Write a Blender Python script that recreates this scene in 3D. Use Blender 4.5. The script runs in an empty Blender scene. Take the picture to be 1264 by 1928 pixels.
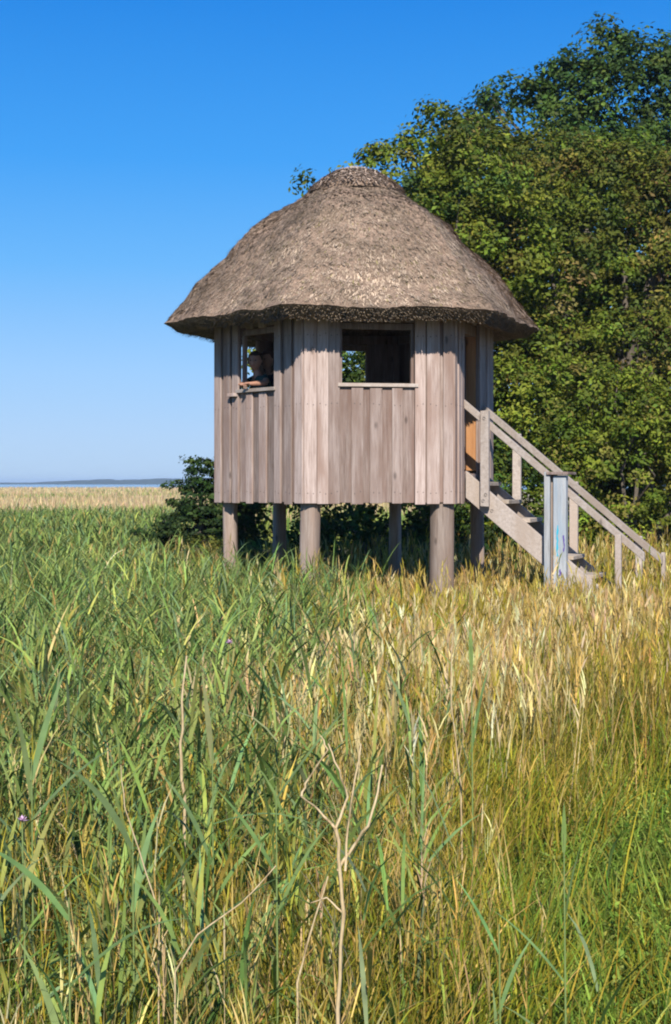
import bpy, bmesh, math, random
import numpy as np
from mathutils import Vector, Matrix, noise as mnoise
C = bpy.context.scene.collection
SC = bpy.context.scene
R = math.radians
random.seed(7)
rng = np.random.default_rng(7)

# ---------------------------------------------------------------- camera, sky, sun, exposure
EYE = 1.7
cam_d = bpy.data.cameras.new('camera'); cam = bpy.data.objects.new('camera', cam_d); C.objects.link(cam)
cam.location = (0, 0, EYE); cam.rotation_euler = (R(90), 0, 0)
cam_d.sensor_fit = 'VERTICAL'; cam_d.sensor_height = 36; cam_d.sensor_width = 24
cam_d.lens = 2873 / 1928 * 36; cam_d.shift_y = -56 / 1928
cam_d.clip_start = 0.1; cam_d.clip_end = 20000
SC.camera = cam
SUN_AZ, SUN_EL = R(-90), R(37)
sv = Vector((math.cos(SUN_EL) * math.cos(SUN_AZ), math.cos(SUN_EL) * math.sin(SUN_AZ), math.sin(SUN_EL)))
W = bpy.data.worlds.new('World'); SC.world = W; W.use_nodes = True
wn = W.node_tree; wn.nodes.clear()
sky = wn.nodes.new('ShaderNodeTexSky'); sky.sky_type = 'NISHITA'; sky.sun_disc = False
sky.sun_elevation = SUN_EL; sky.sun_rotation = math.atan2(sv.x, sv.y)
sky.air_density = 1.0; sky.dust_density = 0.0; sky.ozone_density = 2.0
bg = wn.nodes.new('ShaderNodeBackground'); bg.inputs[1].default_value = 0.115
wo = wn.nodes.new('ShaderNodeOutputWorld')
# a clear deep-azure day: the Nishita sky blended with the measured colour of the sky by height, the same all round
wtc = wn.nodes.new('ShaderNodeTexCoord'); wsx = wn.nodes.new('ShaderNodeSeparateXYZ'); wr = wn.nodes.new('ShaderNodeValToRGB')
wn.links.new(wtc.outputs['Generated'], wsx.inputs[0]); wn.links.new(wsx.outputs['Z'], wr.inputs[0])
SKY = [(0, (.40, .60, .86)), (.03, (.38, .60, .92)), (.072, (.30, .57, .96)), (.14, (.12, .45, .95)), (.207, (.035, .34, .91)), (.30, (.004, .235, .79)), (.6, (.008, .18, .62)), (1, (.012, .15, .5))]
while len(wr.color_ramp.elements) < len(SKY): wr.color_ramp.elements.new(.5)
for e_, (p_, c_) in zip(wr.color_ramp.elements, SKY): e_.position = p_; e_.color = (*c_, 1)
wm = wn.nodes.new('ShaderNodeVectorMath'); wm.operation = 'SCALE'; wm.inputs['Scale'].default_value = .72 / .115
wx = wn.nodes.new('ShaderNodeMix'); wx.data_type = 'RGBA'; wx.inputs['Factor'].default_value = .94
wn.links.new(wr.outputs[0], wm.inputs[0]); wn.links.new(sky.outputs[0], wx.inputs['A']); wn.links.new(wm.outputs[0], wx.inputs['B'])
wn.links.new(wx.outputs['Result'], bg.inputs[0]); wn.links.new(bg.outputs[0], wo.inputs[0])
sl = bpy.data.lights.new('sun', 'SUN'); sl.energy = 5.0; sl.angle = R(0.5); sl.color = (1, .93, .82)
so = bpy.data.objects.new('sun', sl); C.objects.link(so); so.location = (0, -20, 30)
so.rotation_euler = sv.to_track_quat('Z', 'Y').to_euler()
SC.view_settings.view_transform = 'Standard'; SC.view_settings.look = 'None'
SC.view_settings.exposure = 0.5; SC.view_settings.gamma = 1; SC.view_settings.use_curve_mapping = False
SC.cycles.max_bounces = 6; SC.cycles.transparent_max_bounces = 4
SC.cycles.filter_width = 2.0

# ---------------------------------------------------------------- helpers
def tag(o, label=None, cat=None, group=None, kind=None):
    if label: o['label'] = label
    if cat: o['category'] = cat
    if group: o['group'] = group
    if kind: o['kind'] = kind
    return o
def empty(name, loc, rz=0):
    o = bpy.data.objects.new(name, None); C.objects.link(o); o.location = loc; o.rotation_euler = (0, 0, rz)
    o.empty_display_size = .2
    return o
def link(name, me, mat, parent=None):
    o = bpy.data.objects.new(name, me); C.objects.link(o)
    if mat is not None and not me.materials: me.materials.append(mat)
    if parent is not None: o.parent = parent
    return o
def npmesh(name, V, F, col=None, smooth=False):
    """V (n,3), F (m,k) -> mesh with optional per-vertex colours"""
    me = bpy.data.meshes.new(name); V = np.asarray(V, np.float32); F = np.asarray(F, np.int32)
    m, k = F.shape
    me.vertices.add(len(V)); me.vertices.foreach_set('co', V.ravel())
    me.loops.add(m * k); me.loops.foreach_set('vertex_index', F.ravel())
    me.polygons.add(m); me.polygons.foreach_set('loop_start', np.arange(0, m * k, k, dtype=np.int32))
    if smooth: me.polygons.foreach_set('use_smooth', np.ones(m, bool))
    if col is not None:
        a = me.attributes.new('col', 'FLOAT_COLOR', 'POINT')
        c4 = np.ones((len(V), 4), np.float32); c4[:, :3] = col; a.data.foreach_set('color', c4.ravel())
    me.update(calc_edges=True); return me
def box_bm(bm, c, s, M=None, jit=0):
    """box centred c with full size s; M optional 4x4 applied afterwards"""
    vs = []
    for x in (-.5, .5):
        for y in (-.5, .5):
            for z in (-.5, .5):
                p = Vector((c[0] + x * s[0] + random.uniform(-jit, jit), c[1] + y * s[1] + random.uniform(-jit, jit), c[2] + z * s[2] + random.uniform(-jit, jit)))
                vs.append(bm.verts.new(M @ p if M is not None else p))
    for f in ((0, 1, 3, 2), (4, 6, 7, 5), (0, 4, 5, 1), (2, 3, 7, 6), (0, 2, 6, 4), (1, 5, 7, 3)):
        bm.faces.new([vs[i] for i in f])
def bmobj(name, bm, mat, parent=None, bevel=0, smooth=False):
    if bevel: bmesh.ops.bevel(bm, geom=list(bm.edges), offset=bevel, segments=1, affect='EDGES')
    bmesh.ops.recalc_face_normals(bm, faces=bm.faces)
    me = bpy.data.meshes.new(name); bm.to_mesh(me); bm.free()
    if smooth:
        for p in me.polygons: p.use_smooth = True
    return link(name, me, mat, parent)
def box(name, c, s, mat, parent=None, M=None, bevel=.004, jit=0):
    bm = bmesh.new(); box_bm(bm, c, s, M, jit); return bmobj(name, bm, mat, parent, bevel)
def tube_geo(pts, rads, n=8, jit=0):
    pts = [Vector(p) for p in pts]; V = []; F = []
    for i, p in enumerate(pts):
        d = (pts[min(i + 1, len(pts) - 1)] - pts[max(i - 1, 0)]).normalized()
        a = d.cross(Vector((0, 1, 0.13))).normalized(); b = d.cross(a)
        for k in range(n):
            t = 2 * math.pi * k / n; r = rads[i] * (1 + random.uniform(-jit, jit))
            V.append(p + a * math.cos(t) * r + b * math.sin(t) * r)
    for i in range(len(pts) - 1):
        for k in range(n):
            F.append((i * n + k, i * n + (k + 1) % n, (i + 1) * n + (k + 1) % n, (i + 1) * n + k))
    return V, F
def tubes(name, chains, mat, parent=None, n=8, jit=0):
    V = []; F = []
    for pts, rads in chains:
        v, f = tube_geo(pts, rads, n, jit); o = len(V); V += v; F += [tuple(i + o for i in q) for q in f]
    return link(name, npmesh(name, [tuple(v) for v in V], F, smooth=True), mat, parent)

# ---------------------------------------------------------------- materials
def newmat(name):
    m = bpy.data.materials.new(name); m.use_nodes = True; nt = m.node_tree
    b = nt.nodes['Principled BSDF']; return m, nt, b
def N(nt, t, **kw):
    n = nt.nodes.new(t)
    for k, v in kw.items(): setattr(n, k, v)
    return n
def ramp(nt, fac, stops):
    r = N(nt, 'ShaderNodeValToRGB'); e = r.color_ramp.elements
    while len(e) < len(stops): e.new(.5)
    for i, (p, c) in enumerate(stops): e[i].position = p; e[i].color = (*c, 1)
    nt.links.new(fac, r.inputs[0]); return r.outputs[0]
def noise_tex(nt, vec, scale, detail=4, rough=.6):
    n = N(nt, 'ShaderNodeTexNoise'); n.inputs['Scale'].default_value = scale; n.inputs['Detail'].default_value = detail
    n.inputs['Roughness'].default_value = rough
    if vec is not None: nt.links.new(vec, n.inputs['Vector'])
    return n.outputs['Fac']
def mapping(nt, vec, sc, loc=None):
    m = N(nt, 'ShaderNodeMapping'); m.inputs['Scale'].default_value = sc; nt.links.new(vec, m.inputs['Vector'])
    if loc is not None: nt.links.new(loc, m.inputs['Location'])
    return m.outputs[0]
def mixc(nt, a, b, f, mode='MIX'):
    m = N(nt, 'ShaderNodeMix', data_type='RGBA', blend_type=mode)
    for sock, v in ((m.inputs['Factor'], f), (m.inputs['A'], a), (m.inputs['B'], b)):
        if hasattr(v, 'is_output'): nt.links.new(v, sock)
        else: sock.default_value = v if isinstance(v, float) else (*v, 1)
    return m.outputs['Result']
def bump(nt, b, h, s, d=.01):
    u = N(nt, 'ShaderNodeBump'); u.inputs['Strength'].default_value = s; u.inputs['Distance'].default_value = d
    nt.links.new(h, u.inputs['Height']); nt.links.new(u.outputs[0], b.inputs['Normal'])

def wood(name, lo, mid, hi, warm, rough=.85, grain=(22, 22, 1.3), spread=1.0):
    """weathered timber: long grain, per-plank tone, knots and stains"""
    m, nt, b = newmat(name)
    tc = N(nt, 'ShaderNodeTexCoord'); oi = N(nt, 'ShaderNodeObjectInfo')
    mul = N(nt, 'ShaderNodeMath', operation='MULTIPLY'); mul.inputs[1].default_value = 37.
    nt.links.new(oi.outputs['Random'], mul.inputs[0])
    cmb = N(nt, 'ShaderNodeCombineXYZ')
    for i in range(3): nt.links.new(mul.outputs[0], cmb.inputs[i])
    g = noise_tex(nt, mapping(nt, tc.outputs['Object'], grain, cmb.outputs[0]), 2.4, 8, .72)
    s = noise_tex(nt, mapping(nt, tc.outputs['Object'], (5, 5, .9), cmb.outputs[0]), 1.2, 3, .5)
    col = ramp(nt, g, [(.3, lo), (.5, mid), (.68, hi)])
    col = mixc(nt, col, warm, ramp(nt, s, [(.44, (0, 0, 0)), (.64, (.8, .8, .8))]))
    tone = N(nt, 'ShaderNodeMapRange'); nt.links.new(oi.outputs['Random'], tone.inputs[0])
    tone.inputs[3].default_value = 1 - .28 * spread; tone.inputs[4].default_value = 1 + .17 * spread
    col = mixc(nt, col, tone.outputs[0], 1.0, 'MULTIPLY') if False else mixc(nt, col, (1, 1, 1), 0.0)
    hv = N(nt, 'ShaderNodeHueSaturation'); nt.links.new(col, hv.inputs['Color']); nt.links.new(tone.outputs[0], hv.inputs['Value'])
    vor = N(nt, 'ShaderNodeTexVoronoi'); vor.inputs['Scale'].default_value = 1.0; vor.inputs['Randomness'].default_value = 1
    nt.links.new(mapping(nt, tc.outputs['Object'], (6, 6, 2.6), cmb.outputs[0]), vor.inputs['Vector'])
    kn = ramp(nt, vor.outputs['Distance'], [(.05, (.4, .4, .4)), (.13, (1, 1, 1))])
    col = mixc(nt, hv.outputs[0], kn, 0.85, 'MULTIPLY')
    nt.links.new(col, b.inputs['Base Color']); b.inputs['Roughness'].default_value = rough
    b.inputs['Specular IOR Level'].default_value = .2
    bump(nt, b, g, .5, .008)
    return m
M_outer = wood('silver_timber', (.235, .17, .145), (.39, .305, .27), (.49, .40, .362), (.25, .165, .13))
M_inner = wood('brown_timber', (.15, .105, .085), (.26, .20, .175), (.37, .30, .27), (.19, .12, .095))
M_fresh = wood('orange_timber', (.26, .12, .045), (.38, .19, .08), (.46, .25, .11), (.30, .14, .06), .6)
M_post = wood('post_timber', (.17, .125, .10), (.31, .245, .205), (.41, .34, .295), (.28, .195, .15))
M_rail = wood('rail_timber', (.30, .25, .215), (.42, .36, .32), (.50, .44, .40), (.36, .29, .24), grain=(14, 14, 14))
M_tread = wood('tread_timber', (.30, .25, .20), (.42, .35, .29), (.52, .46, .39), (.34, .27, .2), grain=(12, 12, 12))
M_paint = wood('flaking_blue_paint', (.24, .235, .235), (.35, .36, .37), (.42, .44, .46), (.20, .27, .34), .6)
def flat(name, c, rough=.8):
    m, nt, b = newmat(name); b.inputs['Base Color'].default_value = (*c, 1); b.inputs['Roughness'].default_value = rough
    n = noise_tex(nt, None, 9, 4); nt.links.new(mixc(nt, tuple(x * .75 for x in c), tuple(min(1, x * 1.2) for x in c), n), b.inputs['Base Color'])
    return m
M_teal = flat('teal_spray_paint', (.03, .36, .5), .5)
M_violet = flat('violet_spray_paint', (.10, .06, .28), .5)
M_bolt = flat('rusted_bolt', (.05, .04, .04), .6)

def leafmat(name, transl=.3, rough=.55, spec=.25, tint=(1, 1, 1)):
    m, nt, b = newmat(name)
    at = N(nt, 'ShaderNodeAttribute', attribute_name='col')
    geo = N(nt, 'ShaderNodeNewGeometry')
    n = noise_tex(nt, geo.outputs['Position'], 14, 3)
    col = mixc(nt, at.outputs['Color'], ramp(nt, n, [(.3, (.72, .72, .7)), (.7, (1.2, 1.18, 1.1))]), 1.0, 'MULTIPLY')
    nt.links.new(col, b.inputs['Base Color']); b.inputs['Roughness'].default_value = rough
    b.inputs['Specular IOR Level'].default_value = spec
    tr = N(nt, 'ShaderNodeBsdfTranslucent'); nt.links.new(col, tr.inputs['Color'])
    mx = N(nt, 'ShaderNodeMixShader'); mx.inputs[0].default_value = transl
    out = nt.nodes['Material Output']
    nt.links.new(b.outputs[0], mx.inputs[1]); nt.links.new(tr.outputs[0], mx.inputs[2]); nt.links.new(mx.outputs[0], out.inputs['Surface'])
    return m
M_leaf = leafmat('tree_leaves', .3, .6, .15); M_blade = leafmat('grass_blades', .24, .65, .12); M_straw = leafmat('thatch_straw', 0, .9, .05)
m, nt, b = newmat('bark'); M_bark = m
tc = N(nt, 'ShaderNodeTexCoord'); g = noise_tex(nt, mapping(nt, tc.outputs['Object'], (8, 8, 2)), 3, 5)
nt.links.new(ramp(nt, g, [(.3, (.05, .04, .03)), (.7, (.17, .14, .11))]), b.inputs['Base Color']); b.inputs['Roughness'].default_value = .9
bump(nt, b, g, .6, .02)

m, nt, b = newmat('thatch'); M_thatch = m
tc = N(nt, 'ShaderNodeTexCoord')
n1 = noise_tex(nt, tc.outputs['Object'], 60, 5, .7); n2 = noise_tex(nt, tc.outputs['Object'], 3.2, 4, .6); n3 = noise_tex(nt, tc.outputs['Object'], 17, 4, .65)
c1 = ramp(nt, n1, [(.32, (.11, .08, .06)), (.5, (.24, .18, .14)), (.68, (.35, .27, .215))])
c1 = mixc(nt, c1, ramp(nt, n3, [(.3, (.6, .58, .56)), (.7, (1.25, 1.2, 1.15))]), 1.0, 'MULTIPLY')
c1 = mixc(nt, c1, ramp(nt, n2, [(.3, (.68, .7, .68)), (.65, (1.15, 1.12, 1.1))]), 1.0, 'MULTIPLY')
nt.links.new(c1, b.inputs['Base Color']); b.inputs['Roughness'].default_value = .95; b.inputs['Specular IOR Level'].default_value = .05
bump(nt, b, n1, .55, .02)

m, nt, b = newmat('soil'); M_soil = m
tc = N(nt, 'ShaderNodeTexCoord'); n1 = noise_tex(nt, tc.outputs['Object'], .35, 6, .65); n2 = noise_tex(nt, tc.outputs['Object'], 7, 5, .7)
c1 = ramp(nt, n1, [(.35, (.06, .07, .025)), (.65, (.13, .11, .05))])
# beyond the reeds the flat turns to bleached dry grass
sep = N(nt, 'ShaderNodeSeparateXYZ'); nt.links.new(tc.outputs['Object'], sep.inputs[0])
mr = N(nt, 'ShaderNodeMapRange'); mr.inputs[1].default_value = 32; mr.inputs[2].default_value = 48; nt.links.new(sep.outputs[1], mr.inputs[0])
n4 = noise_tex(nt, mapping(nt, tc.outputs['Object'], (.05, .2, 1)), 1, 5, .6)
c1 = mixc(nt, c1, ramp(nt, n4, [(.35, (.24, .22, .10)), (.55, (.42, .34, .20)), (.7, (.50, .40, .25))]), mr.outputs[0])
c1 = mixc(nt, c1, ramp(nt, n2, [(.3, (.7, .7, .7)), (.7, (1.2, 1.2, 1.2))]), 1.0, 'MULTIPLY')
nt.links.new(c1, b.inputs['Base Color']); b.inputs['Roughness'].default_value = .95
m, nt, b = newmat('sea_water'); M_water = m
b.inputs['Base Color'].default_value = (.16, .24, .30, 1); b.inputs['Roughness'].default_value = .15
tc = N(nt, 'ShaderNodeTexCoord'); bump(nt, b, noise_tex(nt, mapping(nt, tc.outputs['Object'], (.05, .2, 1)), 1, 4), .03, .2)
M_coast = flat('coastal_woods', (.02, .035, .03), .9)

# ---------------------------------------------------------------- ground, water, far coast
def hgt(x, y):
    """gentle ground height"""
    h = .05 * math.sin(x * .7 + y * .31) + .04 * math.sin(y * .5 - x * .23)
    h *= max(0, min(1, (y - 3) / 8)) * (1 if y < 60 else 0.6)
    if y > 290: h -= min(1.3, (y - 290) * .035)
    return h
ys = np.concatenate([np.arange(-30, 40, 1.), np.arange(40, 360, 8.), np.array([400, 500, 900, 2500, 9000])])
xs = np.concatenate([np.array([-6000, -1500, -400, -150]), np.arange(-60, 61, 2.), np.array([150, 400, 1500, 6000])])
V = [(x, y, hgt(x, y)) for y in ys for x in xs]; nx = len(xs)
F = [(j * nx + i, j * nx + i + 1, (j + 1) * nx + i + 1, (j + 1) * nx + i) for j in range(len(ys) - 1) for i in range(nx - 1)]
tag(link('ground', npmesh('ground', V, F, smooth=True), M_soil), kind='structure', label='soil of the reed marsh and meadow')
tag(link('water', npmesh('water', [(-6000, 300, -.45), (6000, 300, -.45), (6000, 9000, -.45), (-6000, 9000, -.45)], [(0, 1, 2, 3)]), M_water), kind='structure', label='pale sea beyond the marsh')
V = []; F = []; n = 300; x0, x1 = -480, 700
for i in range(n + 1):
    x = x0 + (x1 - x0) * i / n; e = max(0, min(1, (i - 42) / 20))
    h = (3.6 + 1.5 * mnoise.noise((x * .02, 3, 0)) + 1.2 * mnoise.noise((x * .1, 9, 0))) * (.1 + .9 * e) + .9
    for (dy, z) in ((0, -.4), (14, h * .75), (60, h), (160, h * 1.1), (240, -.4)): V.append((x, 1500 + dy, z))
for i in range(n):
    for k in range(4): a = i * 5 + k; F.append((a, a + 5, a + 6, a + 1))
tag(link('far_shore', npmesh('far_shore', V, F), M_coast), kind='structure', label='low wooded coast on the horizon')

bm = bmesh.new(); box_bm(bm, (0, 4450, 5), (12600, 9300, 13.6)); hm, hnt, hb = newmat('sea_haze'); hnt.nodes.remove(hb)
pv = N(hnt, 'ShaderNodeVolumePrincipled'); pv.inputs['Density'].default_value = .0003; pv.inputs['Color'].default_value = (.62, .80, 1, 1)
hnt.links.new(pv.outputs[0], hnt.nodes['Material Output'].inputs['Volume'])
tag(bmobj('haze', bm, hm), 'thin blue haze over the marsh and the sea', kind='stuff')

# ---------------------------------------------------------------- the hide
HX, HY, HR = .2116, 16.0, 1.467
TH = 9.5
FLOOR, ZB, ZT = 1.82, 1.49, 3.36
hut = empty('observation_hut', (HX, HY, 0))
tag(hut, 'hexagonal wooden bird hide on stilts with a thatched roof and glassless windows', 'hut')
def pol(deg, r): return Vector((r * math.cos(R(deg)), r * math.sin(R(deg)), 0))
VD = [-50.5, -110.5, -169.5 - 1, 129.5, 69.5, 9.5]      # wall corners, clockwise from front right
def plank(name, o, ud, nd, u0, u1, n0, n1, z0, z1, mat, parent=hut, taper=0):
    bm = bmesh.new()
    vs = []
    for u in (u0 + random.uniform(0, taper), u1 - random.uniform(0, taper)):
        for nn in (n0, n1):
            for z in (z0, z1):
                vs.append(bm.verts.new(o + ud * (u + random.uniform(-.0015, .0015)) + nd * nn + Vector((0, 0, z))))
    for f in ((0, 1, 3, 2), (4, 6, 7, 5), (0, 4, 5, 1), (2, 3, 7, 6), (0, 2, 6, 4), (1, 5, 7, 3)): bm.faces.new([vs[i] for i in f])
    return bmobj(name, bm, mat, parent, .003)
def wall_face(da, db, wa, wb, sill, head, npl, door=False):
    """board-on-board cladding from corner da to db with one opening wa..wb"""
    A, B = pol(da, HR), pol(db, HR); ud = (B - A).normalized(); L = (B - A).length
    nd = Vector((ud.y, -ud.x, 0))
    if nd.dot(A) < 0: nd = -nd
    segs = ((0, wa, npl[0], 0), (wa, wb, npl[1], 1), (wb, L, npl[2], 0))
    for a, b_, n_, win in segs:
        p = (b_ - a) / n_
        spans = [(ZB, sill), (head, ZT)] if win else [(ZB, ZT)]
        for z0, z1 in spans:
            for k in range(n_):
                plank('plank', A, ud, nd, a + k * p + .002, a + (k + 1) * p - .002, -.024, -.002 - random.uniform(0, .002), z0 + .012 + random.uniform(-.004, .004), z1, M_inner)
            rg = range(1, n_) if win else range(n_ + 1)
            for k in rg:
                w = random.uniform(.10, .128) if p > .17 else random.uniform(.08, .11); c = a + k * p
                if not win:
                    if k == 0: c += w / 2
                    if k == n_: c -= w / 2
                c += random.uniform(-.018, .018) if 0 < k < n_ else 0
                plank('plank', A, ud, nd, c - w / 2, c + w / 2, 0, .022 + random.uniform(-.003, .003), z0 + random.uniform(-.008, .006), z1 - .01, M_outer)
    return A, ud, nd, L
faces = []
# front, left, back left, back, back right, door side
fr = wall_face(VD[1], VD[0], .345, 1.085, 2.62, 3.24, (2, 4, 2))
lf = wall_face(VD[2], VD[1], .42, 1.02, 2.60, 3.24, (2, 3, 2))
wall_face(VD[3], VD[2], .40, 1.08, 2.62, 3.24, (2, 4, 2))
bk = wall_face(VD[4], VD[3], .37, 1.10, 2.62, 3.24, (2, 4, 2))
wall_face(VD[5], VD[4], .40, 1.08, 2.62, 3.24, (2, 4, 2))
dr = wall_face(VD[0], VD[5], .33, .93, FLOOR - .03, 3.30, (2, 3, 3), door=True)
# sills and frames
NAILS = []
for o_ in [o for o in C.objects if o.name.startswith('plank') and o.data.materials and o.data.materials[0] == M_outer]:
    co = np.array([v.co[:] for v in o_.data.vertices]); c_ = co.mean(0); out_ = Vector((c_[0], c_[1], 0))
    fn = max(o_.data.polygons, key=lambda p: p.normal.dot(out_.normalized()) * p.area); n_ = fn.normal; fc = Vector(fn.center)
    z0_, z1_ = co[:, 2].min(), co[:, 2].max()
    for z_ in (1.60, 2.45, 3.12):
        if z0_ + .04 < z_ < z1_ - .04:
            for sg in (-1, 1): NAILS.append((Vector((fc.x, fc.y, z_ + random.uniform(-.012, .012))) + Vector((-n_.y, n_.x, 0)) * sg * .028 + n_ * .001, n_.copy()))
V = []; F = []
for p_, n_ in NAILS:
    sd_ = Vector((-n_.y, n_.x, 0)) * .0045; u_ = Vector((0, 0, .0045)); i0 = len(V)
    V += [tuple(p_ - sd_ - u_), tuple(p_ + sd_ - u_), tuple(p_ + sd_ + u_), tuple(p_ - sd_ + u_), tuple(p_ + n_ * .003)]
    F += [(i0, i0 + 1, i0 + 4), (i0 + 1, i0 + 2, i0 + 4), (i0 + 2, i0 + 3, i0 + 4), (i0 + 3, i0, i0 + 4)]
tag(link('nails', npmesh('nails', V, F), M_bolt, hut), kind='stuff')
def frame(face, a, b, sill, head, mat, out=.05):
    A, ud, nd, L = face
    w = empty('window_frame', (0, 0, 0)); w.parent = hut
    plank('sill', A, ud, nd, a - .02, b + .03, -.07, out, sill, sill + .035, M_rail, w)
    plank('lintel', A, ud, nd, a, b, -.075, -.03, head - .06, head, M_inner, w)
    for u in (a + .001, b - .03): plank('jamb', A, ud, nd, u, u + .029, -.075, -.028, sill + .036, head - .061, M_inner, w)
frame(fr, .345, 1.085, 2.62, 3.24, M_rail, .036)
frame(lf, .42, 1.02, 2.60, 3.24, M_rail, .045)
frame(bk, .37, 1.10, 2.62, 3.24, M_rail)
# loose board end that sticks out under the left window
A, ud, nd, L = lf
plank('shelf_bracket', A, ud, nd, .30, .42, .023, .075, 2.565, 2.60, M_outer)
# door lining: thick fresh timber
A, ud, nd, L = dr
plank('door_jamb', A, ud, nd, .93, .965, -.13, -.026, FLOOR, 3.30, M_fresh)
plank('door_jamb', A, ud, nd, .295, .329, -.10, -.026, FLOOR, 3.30, M_fresh)
plank('door_lintel', A, ud, nd, .33, .929, -.12, -.026, 3.20, 3.30, M_inner)
# open door leaf swung inside
dl = plank('door', A + nd * -.13, -nd, ud, .0, .58, .88, .915, FLOOR + .01, 3.18, M_inner)
# sills beams, wall plate, floor
for z0, z1, ro in ((ZB + .05, FLOOR - .06, HR - .07), (3.26, 3.35, HR - .06)):
    for i in range(6):
        a, b_ = pol(VD[i], ro), pol(VD[(i + 1) % 6], ro); d = (b_ - a).normalized(); c = (a + b_) / 2
        M = Matrix.Translation((c.x, c.y, (z0 + z1) / 2)) @ Matrix.Rotation(math.atan2(d.y, d.x), 4, 'Z')
        box('beam', (0, 0, 0), ((b_ - a).length - .06, .05, z1 - z0), M_inner, hut, M)
for k in range(12):
    y = -1.09 + k * .198; hw = 1.36 - (abs(y) + .1) / 1.732
    box('floor_board', (0, y, 0), (hw * 2, .19, .035), M_inner, hut, Matrix.Translation((0, 0, FLOOR - .02)) @ Matrix.Rotation(R(9.5), 4, 'Z'))
# stilts: six round posts, one under each corner
prad = [.112, .094, .072, .074, .068, .074]
for i in range(6):
    p = pol(VD[i], HR * .895); g = random.uniform(-.01, .01)
    Z = np.linspace(-.25, ZB + .04, 12); V = []; n_ = 20; rot = random.uniform(0, 1.5)
    for z in Z:
        for k in range(n_):
            t = 2 * math.pi * k / n_; sq = 1 / max(abs(math.cos(t + rot)), abs(math.sin(t + rot))) ; r_ = prad[i] * (.55 + .42 * min(sq, 1.32)) * (1.03 - .03 * z) * (1 + .06 * mnoise.noise((math.cos(t) * 2, math.sin(t) * 2 + i * 7, z * 1.5)) + .02 * mnoise.noise((math.cos(t) * 9, math.sin(t) * 9, z * 2 + i)))
            V.append((p.x + r_ * math.cos(t) + .012 * mnoise.noise((i, 0, z)), p.y + r_ * math.sin(t), z))
    F = [(j * n_ + k, j * n_ + (k + 1) % n_, (j + 1) * n_ + (k + 1) % n_, (j + 1) * n_ + k) for j in range(11) for k in range(n_)]
    link('stilt', npmesh('stilt', V, F, smooth=True), M_post, hut)
for i in range(6):      # bench and corner studs inside
    p = pol(VD[i], HR - .11)
    box('stud', (p.x, p.y, (FLOOR + 3.26) / 2), (.07, .07, 3.26 - FLOOR), M_inner, hut)

# thatched roof
prof = [(2.02, 3.335), (1.93, 3.44), (1.75, 3.635), (1.475, 3.95), (1.265, 4.17), (1.09, 4.335), (.99, 4.43), (.84, 4.53), (.64, 4.645), (.47, 4.755), (.33, 4.85), (.20, 4.925), (.11, 4.95), (.0, 4.96)]
under = [(2.02, 3.335), (1.985, 3.33), (1.93, 3.285), (1.87, 3.24), (1.80, 3.235), (1.6, 3.29), (1.40, 3.40), (1.2, 3.52), (.8, 3.95), (.3, 4.45), (0, 4.55)]
def hexr(deg, rnd):
    """relative radius of a rounded hexagon at a polar angle"""
    a = ((deg - VD[0]) % 60) - 30
    h = math.cos(R(30)) / math.cos(R(a))
    return h * (1 - rnd) + rnd * .955
def roof_pt(deg, r, z, top):
    rnd = .02 + .38 * max(0, min(1, (z - 4.2) / .7)) if top else .03
    rr = r * hexr(deg, rnd)
    x, y = rr * math.cos(R(deg)), rr * math.sin(R(deg))
    k = (.035 if r > .1 else 0) * (1 if top else .7)
    nn = mnoise.noise((x * 2.2, y * 2.2, z * 2.2)) * k + mnoise.noise((x * 7, y * 7, z * 7)) * k * .5 + mnoise.noise((x * 22, y * 22, z * 22)) * k * .35
    s = 1 + nn / max(rr, .4)
    return (x * s, y * s, z + nn * .7)
def resample(pr, n):
    P = np.array(pr); d = np.r_[0, np.cumsum(np.hypot(*np.diff(P, axis=0).T))]; t = np.linspace(0, d[-1], n)
    return np.c_[np.interp(t, d, P[:, 0]), np.interp(t, d, P[:, 1])]
def smoothp(P, it=2):
    for _ in range(it): P[1:-1] = (P[:-2] + 2 * P[1:-1] + P[2:]) / 4
    return P
PT = smoothp(resample(prof, 60)); PU = resample(under, 30)
NA = 240
def ring_surf(P, top):
    V = [roof_pt(360 * i / NA, r, z, top) for r, z in P for i in range(NA)]
    F = [(j * NA + i, j * NA + (i + 1) % NA, (j + 1) * NA + (i + 1) % NA, (j + 1) * NA + i) for j in range(len(P) - 1) for i in range(NA)]
    return V, F
V1, F1 = ring_surf(PT, True); V2, F2 = ring_surf(PU, False)
V2 = [V1[i] if j == 0 else V2[j * NA + i] for j in range(len(PU)) for i in range(NA)]
o = len(V1)
roof = link('roof', npmesh('roof', V1 + V2, F1 + [tuple(reversed([i + o for i in f])) for f in F2], smooth=True), M_thatch, hut)
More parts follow.
